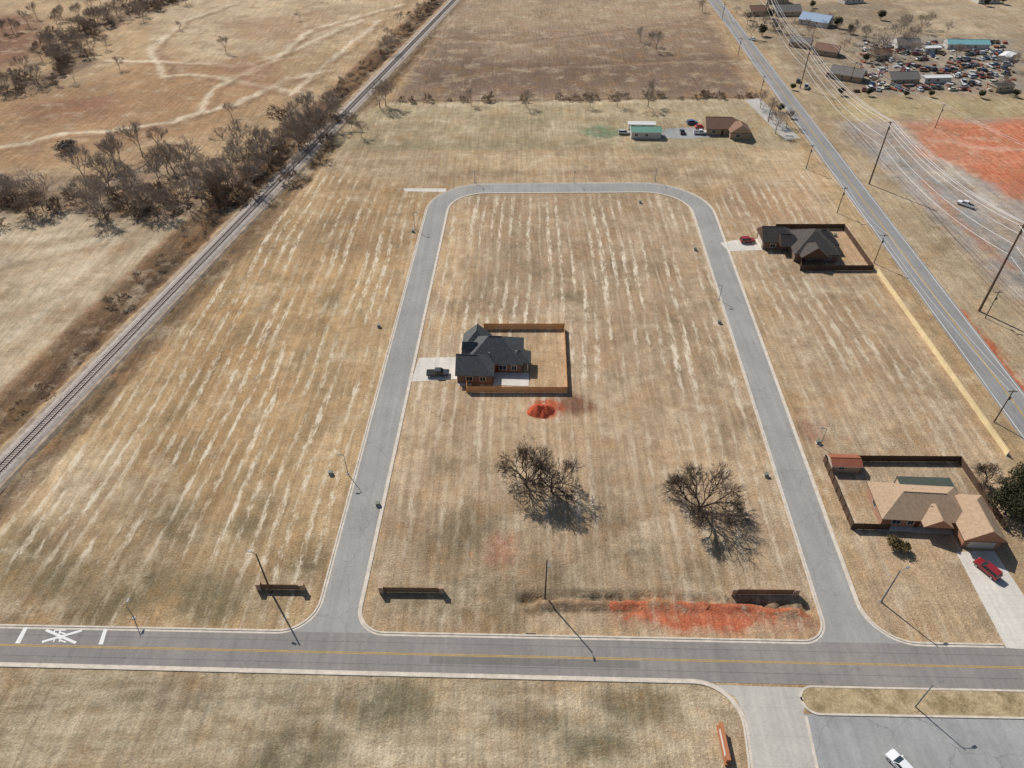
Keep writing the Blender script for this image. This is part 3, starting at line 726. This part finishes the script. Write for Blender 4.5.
hc = house('brick_house', G(886, 542), HR-.03,
      [(0, 4.2, 18, 13.2, 2.7), (15.2, -.2, 22.8, 10, 2.705)],
      [(0, 4.2, 18, 13.2, 2.7, 3.0, 'x', False, False, .6), (15.2, -.2, 22.8, 11, 2.71, 3.2, 'y', True, False, .6), (8, 2.6, 13.2, 9, 2.715, 2.2, 'y', True, False, .5)],
      [(3, 4.2, .9, 1.8, 1.3, 's'), (6, 4.2, .9, 1.2, 1.3, 's'), (14.2, 4.2, .9, 1., 1.3, 's'), (0, 9, .9, 1.6, 1.2, 'w')],
      [(16.3, -.25, 21.7, -.205, 2.3, 1), (7.0, 4.15, 7.9, 4.195, 2.1, 0)], mBrickT, mRoofT, extra=porchC)
hc.scale = (.93, .96, 1)
house('brown_house', G(706, 135), HR,
      [(0, 0, 15, 9, 2.7), (9, -4, 17, 5, 2.705)], [(0, 0, 15, 9, 2.7, 3.2, 'x', True, False), (9, -4, 17, 5, 2.71, 3.2, 'y', True, False)],
      [(3, 0, .9, 1.6, 1.3, 's'), (12, -4, .9, 1.6, 1.3, 's')], [(6, -.05, 7, -.005, 2.1, 0)], mBrickL, mRoofB)
def shed(name, u, v, w, d, h, rh, mw, mr, rz=HR, ax='x', wins=1):
    e_ = empty(name, (*G(u, v), 0), rz); m = MB(); m.box(-w/2, -d/2, -.05, w/2, d/2, h); m.obj('walls', [mw], e_)
    m = MB(); roofpart(m, -w/2, -d/2, w/2, d/2, h+.004, rh, ax, True, True, .3); m.obj('roof', [mr, mw, mTrim], e_)
    m = MB()
    for i in range(max(1, int(w/4.5))): window(m, -w/2+2+i*4.2, -d/2, 1., 1.2, 1.1, 's')
    m.obj('windows', [mTrim, mGlass], e_)
    m = MB(); m.box(w/2+.002, -.5, .02, w/2+.05, .5, 2.0); m.obj('door', [mDoor], e_)
    return e_
mGreenR = simple('green_metal_roof', S(120, 164, 142), .5, .1); mWhiteR = simple('white_metal_roof', S(226, 226, 220), .5, .05); mBlueR = simple('pale_blue_roof', S(160, 180, 200), .6, .1); mGreyR = simple('grey_shingles', S(128, 122, 116), .9, .2); mTealR = simple('teal_metal_roof', S(140, 192, 192), .5, .1); mRedW = simple('red_brown_wood', S(150, 92, 70), .8, .15)
mSid = simple('pale_siding', S(200, 196, 188), .8, .08); mBeige = simple('beige_siding', S(180, 160, 134), .8, .1)
shed('garden_shed', 645, 136, 12, 6, 2.8, 1.2, mSid, mGreenR); shed('trailer_home', 641, 129, 11, 3, 2.6, .35, mSid, mWhiteR)
shed('garden_shed', 842, 467, 6, 3.2, 2.1, .8, mBeige, mRedW)
def pergola():
    e_ = empty('patio_cover', (*G(921, 493), 0), HR); m = MB()
    m.box(-5.5, -1.8, 2.9, 5.5, 1.8, 3.02); m.obj('roof', [simple('dark_metal_roof', S(76, 82, 74), .6, .15)], e_)
    m = MB()
    for x in (-5.3, 0, 5.3):
        for y in (-1.7, 1.7): m.box(x-.07, y-.07, 0, x+.07, y+.07, 2.9)
    m.obj('posts', [mBrownT], e_)
pergola()
for k, (u, v, w, d, mw, mr, r) in enumerate([(785, 14, 16, 10, mBeige, mGreyR, .1), (815, 24, 17, 11, mSid, mBlueR, -.6), (846, 78, 15, 9, mBrickL, mGreyR, -.5), (757, 14, 12, 8, mBeige, mRoofB, .2), (905, 48, 12, 8, mSid, mGreyR, 0),
                                              (935, 82, 13, 4, mSid, mWhiteR, .1), (965, 48, 22, 6, mSid, mTealR, 0), (900, 82, 14, 8, mBrickL, mGreyR, .1), (1000, 90, 10, 5, mBeige, mRoofD2, .3), (878, 58, 10, 7, mBeige, mRoofB, .4), (1005, 60, 10, 5, mSid, mWhiteR, .8), (930, 52, 9, 4, mSid, mWhiteR, .2), (775, 2, 14, 9, mBeige, mRoofB, .1), (985, 2, 14, 8, mSid, mGreyR, .1), (850, 2, 14, 8, mSid, mGreyR, .3), (800, 46, 11, 7, mBeige, mGreyR, -.5), (826, 54, 12, 8, mBrickL, mRoofB, -.5)]):
    shed('house', u, v, w, d, 2.7, d*.28 if d > 5 else .5, mw, mr, HR+r)

# ---------------------------------------------------------------- vehicles
mTyre = simple('tyre_rubber', (.02, .02, .02), .8, .1); mLamp = simple('lamp_lens', (.7, .7, .65), .2, .05, spec=.6); mTail = simple('tail_lens', (.35, .02, .02), .3, .05)
paints = {}
def paintm(c):
    if c not in paints:
        p = simple('car_paint', S(*c), .28, .04, 3, spec=.6); p.node_tree.nodes['Principled BSDF'].inputs['Coat Weight'].default_value = .4; paints[c] = p
    return paints[c]
cmesh = {}
def car_mesh(kind, c):
    key = (kind, c)
    if key in cmesh: return cmesh[key]
    m = MB(); W = .92
    if kind == 'sedan':
        prof = [(-2.3, .35), (-2.32, .72), (-2.1, .92), (-1.55, .98), (.95, .95), (1.95, .82), (2.28, .68), (2.32, .35)]; gh = [(-1.75, .96), (-1.15, 1.42), (.25, 1.44), (1.05, .95)]
    elif kind == 'suv':
        prof = [(-2.35, .4), (-2.38, .85), (-2.3, 1.05), (-1.5, 1.08), (1.1, 1.05), (2.1, .98), (2.36, .8), (2.38, .4)]; gh = [(-2.28, 1.06), (-2.0, 1.68), (.35, 1.72), (1.2, 1.05)]; W = .96
    else:
        prof = [(-2.8, .5), (-2.82, 1.05), (-2.75, 1.1), (-.7, 1.1), (1.2, 1.12), (2.55, 1.05), (2.8, .85), (2.82, .5)]; gh = [(-.75, 1.1), (-.6, 1.78), (.75, 1.8), (1.4, 1.12)]; W = .98
    n = len(prof)
    vs = [(x, -W*(1 if z < .9 else .95), z) for x, z in prof]+[(x, W*(1 if z < .9 else .95), z) for x, z in prof]
    m.add(vs, [tuple(range(n))[::-1], tuple(range(n, 2*n))]+[(i, (i+1) % n, n+(i+1) % n, n+i) for i in range(n)], 0)
    (a, za), (b_, zb), (c_, zc), (d, zd) = gh; w0 = W*.93; w1 = W*.74
    vs = [(a, -w0, za), (d, -w0, zd), (d, w0, zd), (a, w0, za), (b_, -w1, zb), (c_, -w1, zc), (c_, w1, zc), (b_, w1, zb)]
    m.add(vs, [(0, 1, 5, 4), (1, 2, 6, 5), (2, 3, 7, 6), (3, 0, 4, 7)], 1)
    m.box(b_-.06, -w1-.02, zb-.03, c_+.06, w1+.02, zc+.04, 0)
    for s_ in (-1, 1):
        xm = (a+d)/2-.1; m.cyl((xm, s_*(w0+.005), za), (xm-.05, s_*(w1+.015), zb), .05, .05, 4, 0)
        m.cyl((a+.05, s_*(w0+.0), za), (b_, s_*w1, zb), .06, .05, 4, 0); m.cyl((d-.03, s_*w0, zd), (c_, s_*w1, zc), .05, .05, 4, 0)
        m.box(d-.35, s_*W-.12+(.12*s_), zd, d-.15, s_*W+.12+(.0), zd+.16, 0)
        for wx in (prof[0][0]+.85, prof[-1][0]-.85):
            m.cyl((wx, s_*(W-.2), .34), (wx, s_*(W+.02), .34), .35, .35, 14, 2); m.cyl((wx, s_*(W+.02), .34), (wx, s_*(W+.03), .34), .2, .2, 10, 3)
        m.box(prof[-1][0]-.12, s_*.72-.18, .62, prof[-1][0]+.015, s_*.72+.18, .76, 3); m.box(prof[0][0]-.02, s_*.74-.14, .66, prof[0][0]+.1, s_*.74+.14, .84, 4)
    if kind == 'pickup': m.box(-2.68, -.8, 1.102, -.85, .8, 1.106, 2)
    me = m.mesh('car', [paintm(c), mGlass, mTyre, mLamp, mTail]); cmesh[key] = me; return me
def car(u, v, rz, kind='sedan', c=(200, 200, 200), name='parked_car'):
    o = put(car_mesh(kind, c), name, None, (*G(u, v), .045), rz)
    mo = o.modifiers.new('bevel', 'BEVEL'); mo.width = .05; mo.segments = 2; mo.limit_method = 'ANGLE'; mo.angle_limit = R(30)
car(438, 375, .02, 'pickup', (40, 46, 58), 'parked_pickup_truck')
car(747, 242, .1, 'suv', (150, 30, 34))
car(986, 571, R(118), 'suv', (140, 36, 42))
car(900, 767, R(120), 'sedan', (230, 230, 230))
car(965, 206, R(130), 'pickup', (232, 232, 230), 'parked_pickup_truck')
for u, v, rz, k, c in [(692, 124, .2, 'suv', (60, 90, 130)), (700, 128, .1, 'sedan', (200, 60, 50)), (700, 134, 0, 'pickup', (220, 220, 220)), (624, 134, 0, 'suv', (190, 190, 190)), (682, 133, 1.5, 'sedan', (60, 60, 66)), (806, 88, 1.2, 'pickup', (200, 200, 204)), (798, 82, 1.2, 'sedan', (50, 52, 60)), (830, 76, .6, 'suv', (120, 30, 30)), (752, 40, 2.1, 'sedan', (230, 230, 230))]:
    car(u, v, rz, k, c)
yard = empty('scrapyard_vehicles'); rd = random.Random(5)
cl = [(220, 220, 218), (200, 200, 200), (190, 190, 192), (70, 74, 82), (130, 60, 52), (70, 90, 120), (170, 150, 110), (210, 200, 170), (110, 120, 110), (160, 110, 76)]
for i in range(150):
    u = rd.uniform(862, 1010); v = rd.choice([43, 47, 54, 60, 66, 71, 76, 84, 89])+rd.gauss(0, .9)
    if 888 < u < 945 and 72 < v < 86 or u < 875 and v < 50: continue
    put(car_mesh(rd.choice(['sedan', 'suv', 'pickup']), rd.choice(cl)), 'scrap_car', yard, (*G(u, v), 0), rd.choice([0, 1.57, .3, 1.2])+rd.gauss(0, .2))
jk = MB()
for i in range(260):
    p = G(rd.uniform(855, 1014), rd.uniform(40, 92)); s_ = rd.uniform(.4, 1.6); M = Matrix.Translation((p.x, p.y, 0)) @ Matrix.Rotation(rd.random()*3, 4, 'Z')
    jk.box(-s_, -s_*.5, 0, s_, s_*.5, s_*rd.uniform(.3, .9), rd.randrange(4), M)
jk.obj('scrap_heap', [mSid, mRedW, mDark, mGreyR])

# ---------------------------------------------------------------- poles, lamps, wires
mPole = simple('pole_wood', S(110, 94, 78), .9, .2, 2); mSteel = simple('galvanised_steel', S(128, 128, 126), .5, .1, spec=.4)
def lamp(u, v, h, name='street_lamp', arm=2.2, az=0., mat=None, r=.11):
    m = MB(); m.cyl((0, 0, 0), (0, 0, h), r*1.3, r*.8, 8); m.box(-.3, -.3, 0, .3, .3, .08, 0)
    pr = Vector((0, 0, h-.4))
    for k in range(1, 6):
        q = Vector((arm*k/5, 0, h-.4+.55*math.sin(k/5*1.5))); m.cyl(pr, q, .05, .05, 5); pr = q
    m.box(arm-.1, -.16, pr.z-.1, arm+.65, .16, pr.z+.06, 1)
    m.box(arm+.0, -.12, pr.z-.13, arm+.55, .12, pr.z-.1, 2)
    p = G(u, v); m.obj(name, [mat or mSteel, mSteel, mLamp], None, (p.x, p.y, 0), az)
lamp(271, 592, 11.8, 'street_lamp', 1.0, R(160), mPole, .15)
lamp(545, 598, 11.8, 'street_lamp', 1.0, R(-80), mPole, .14)
lamp(881, 602, 9.8, 'street_lamp', 1.4, R(20), mSteel, .13)
lamp(915, 707, 7.5, 'street_lamp', 1.4, R(20), mSteel, .1)
for u, v, h, a in [(348, 474, 6, 180), (415, 229, 6, 0), (574, 183, 5, -90), (820, 446, 5.5, 180), (719, 300, 5, 180), (134, 618, 4, 90), (655, 181, 5, -90), (475, 183, 5, -90)]: lamp(u, v, h, 'street_lamp', .7, R(a), mSteel, .07)
def upole(u, v, h, arms=1, w=2.4, r=.16, az=0.):
    m = MB(); m.cyl((0, 0, 0), (0, 0, h), r*1.2, r*.75, 8)
    for k in range(arms):
        z = h-.5-k*1.6; m.box(-w/2, -.1, z-.07, w/2, .1, z+.07)
        for x in (-w/2+.1, -w/6, w/6, w/2-.1): m.cyl((x, 0, z+.07), (x, 0, z+.28), .06, .04, 6, 1)
    m.cyl((.3, 0, h-3), (.3, 0, h-2.1), .2, .2, 8, 1)
    p = G(u, v); m.obj('utility_pole', [mPole, mSteel], None, (p.x, p.y, 0), az); return Vector((p.x, p.y, h))
ra = math.atan2(dRd.y, dRd.x)+math.pi/2
big = [upole(764, 18, 15, 1, 2.6, .2, ra), upole(800, 88, 18, 1, 2.6, .22, ra), upole(869, 184, 23, 1, 2.8, .26, ra), upole(979, 311, 27, 1, 3, .3, ra)]
d_ = (big[3]-big[2]); big.append(big[3]+Vector((d_.x, d_.y, 0)))
d_ = (big[1]-big[0]); big.insert(0, big[0]-Vector((d_.x, d_.y, 0)))
road = [upole(722, 20, 9, 1, 2, .12, ra), upole(738, 56, 9, 1, 2, .12, ra), upole(760, 96, 9, 1, 2, .13, ra), upole(806, 169, 9.5, 1, 2, .13, ra), upole(837, 213, 9.5, 1, 2, .13, ra), upole(874, 263, 10, 1, 2, .13, ra), upole(994, 422, 10, 1, 2, .14, ra)]
east = [upole(812, 40, 9, 1, 2, .12, ra), upole(850, 82, 9, 1, 2, .12, ra), upole(935, 128, 10, 1, 2, .13, ra), upole(1060, 190, 10, 1, 2, .13, ra)]
upole(985, 318, 9, 1, 2, .13, ra)
mWire = simple('wire_aluminium', S(225, 225, 225), .4, .05, spec=.5)
def wires(P, offs, z=0., sag=2.5, r=.035):
    cu = bpy.data.curves.new('power_line', 'CURVE'); cu.dimensions = '3D'; cu.bevel_depth = r; cu.bevel_resolution = 0; cu.materials.append(mWire)
    ax = Vector((math.cos(ra), math.sin(ra), 0))
    for o_, dz in offs:
        for a, b_ in zip(P, P[1:]):
            s_ = cu.splines.new('POLY'); s_.points.add(16)
            for i in range(17):
                t_ = i/16; p = a.lerp(b_, t_)+ax*o_; s_.points[i].co = (p.x, p.y, p.z+z+dz-4*sag*t_*(1-t_), 1)
    ob = bpy.data.objects.new('power_line', cu); col.objects.link(ob)
wires(big, [(-1.4, -.2), (0, .1), (1.4, -.2), (.3, -3), (.3, -6), (.3, -9)], sag=3, r=.06)
wires(road, [(-.9, -.2), (.9, -.2)], sag=1.2, r=.03)
wires(east, [(-.9, -.2), (.9, -.2)], sag=1.2, r=.035)
mBoxG = simple('cabinet_grey_green', S(132, 136, 122), .6, .1)
for u, v in [(331, 474), (379, 327), (413, 232), (719, 323), (818, 443), (766, 476), (835, 236), (640, 203), (378, 505), (695, 250)]:
    m = MB(); m.box(-.55, -.5, 0, .55, .5, .1, 1); m.box(-.4, -.35, .1, .4, .3, .8, 0); m.add([(-.42, -.37, .8), (.42, -.37, .8), (.42, .32, .92), (-.42, .32, .92), (-.42, .32, .8), (.42, .32, .8)], [(0, 1, 2, 3), (4, 3, 2, 5), (0, 3, 4), (1, 5, 2)], 0)
    m.obj('utility_cabinet', [mBoxG, mKerb], None, (*G(u, v), 0), HR)
def entrance(u0, u1, v):
    a = G(u0, v); b_ = G(u1, v+.6); L = (b_-a).length; e_ = empty('entrance_wall', (*a, 0), math.atan2(b_.y-a.y, b_.x-a.x))
    m = MB(); n = 2
    for i in range(n):
        x = L*i/(n-1); m.box(x-.4, -.4, 0, x+.4, .4, 1.9); m.box(x-.48, -.48, 1.9, x+.48, .48, 2.02)
    m.obj('brick_pillars', [mBrickL], e_)
    m = MB(); x = .42
    while x < L-.5:
        m.box(x, -.05, .05, x+.14, .0, 1.6); x += .148
    for z in (.3, 1.3): m.box(.41, .003, z, L-.41, .06, z+.12)
    m.obj('panels', [mDark2], e_)
entrance(260, 303, 589); entrance(382, 442, 592); entrance(733, 795, 594)
a = G(727, 766); e_ = empty('brick_sign', (*a, 0), HR+R(92)); m = MB()
m.box(0, -.35, 0, 6.0, .35, .5); m.box(.3, -.22, .5, 5.7, .22, 1.7); m.box(.15, -.3, 1.7, 5.85, .3, 1.82)
m.obj('brick_base', [simple('orange_brick', S(176, 116, 82), .9, .2, 3)], e_)
m = MB(); m.box(1, .222, .75, 5, .27, 1.5); m.obj('sign_panel', [mTrim], e_)
bm = bmesh.new(); bmesh.ops.create_grid(bm, x_segments=48, y_segments=48, size=3.9)
for v_ in bm.verts:
    x_, y_ = v_.co.x, v_.co.y; h_ = 0
    for cx_, cy_, rr_, hh_ in ((-.6, 0, 2.4, 2.0), (1.4, .3, 2.0, 1.5), (-2.1, -.6, 1.3, .9), (.5, -1.1, 1.6, 1.2), (.4, .4, 2.0, 1.5)):
        h_ = max(h_, hh_*max(0, 1-math.hypot(x_-cx_, y_-cy_)/rr_)**.9)
    v_.co.z = h_*rng.uniform(.9, 1.05)-.05
mm = bpy.data.meshes.new('dirt_pile'); bm.to_mesh(mm); bm.free(); mm.materials.append(simple('red_clay', S(178, 84, 56), .95, .3, 1.5, bump=.1))
put(mm, 'dirt_pile', None, (*G(541, 411), 0))

# ---------------------------------------------------------------- light and camera
SUN_AZ = math.atan2(-8.2, 11.2); EL = R(42)
w = bpy.data.worlds.new('World'); scene.world = w; w.use_nodes = True
nt = w.node_tree; bg = nt.nodes['Background']; sk = nt.nodes.new('ShaderNodeTexSky'); sk.sky_type = 'NISHITA'
sk.sun_disc = False; sk.sun_elevation = EL; sk.sun_rotation = SUN_AZ % (2*math.pi); nt.links.new(sk.outputs[0], bg.inputs[0]); bg.inputs[1].default_value = .072
sl = bpy.data.lights.new('sun', 'SUN'); sl.energy = 4.5; sl.angle = R(.5); sl.color = (1, .96, .915)
so = bpy.data.objects.new('sun', sl); col.objects.link(so)
sd = Vector((math.sin(SUN_AZ)*math.cos(EL), math.cos(SUN_AZ)*math.cos(EL), math.sin(EL)))
so.rotation_euler = sd.to_track_quat('Z', 'Y').to_euler()
cd = bpy.data.cameras.new('camera'); cd.sensor_width = 36; cd.lens = 36*F/1024; cd.clip_start = 1; cd.clip_end = 30000
co = bpy.data.objects.new('camera', cd); col.objects.link(co); co.location = (0, 0, CH); co.rotation_euler = (R(90)-PITCH, 0, 0)
scene.camera = co
scene.view_settings.view_transform = 'Standard'; scene.view_settings.look = 'None'; scene.view_settings.exposure = 0
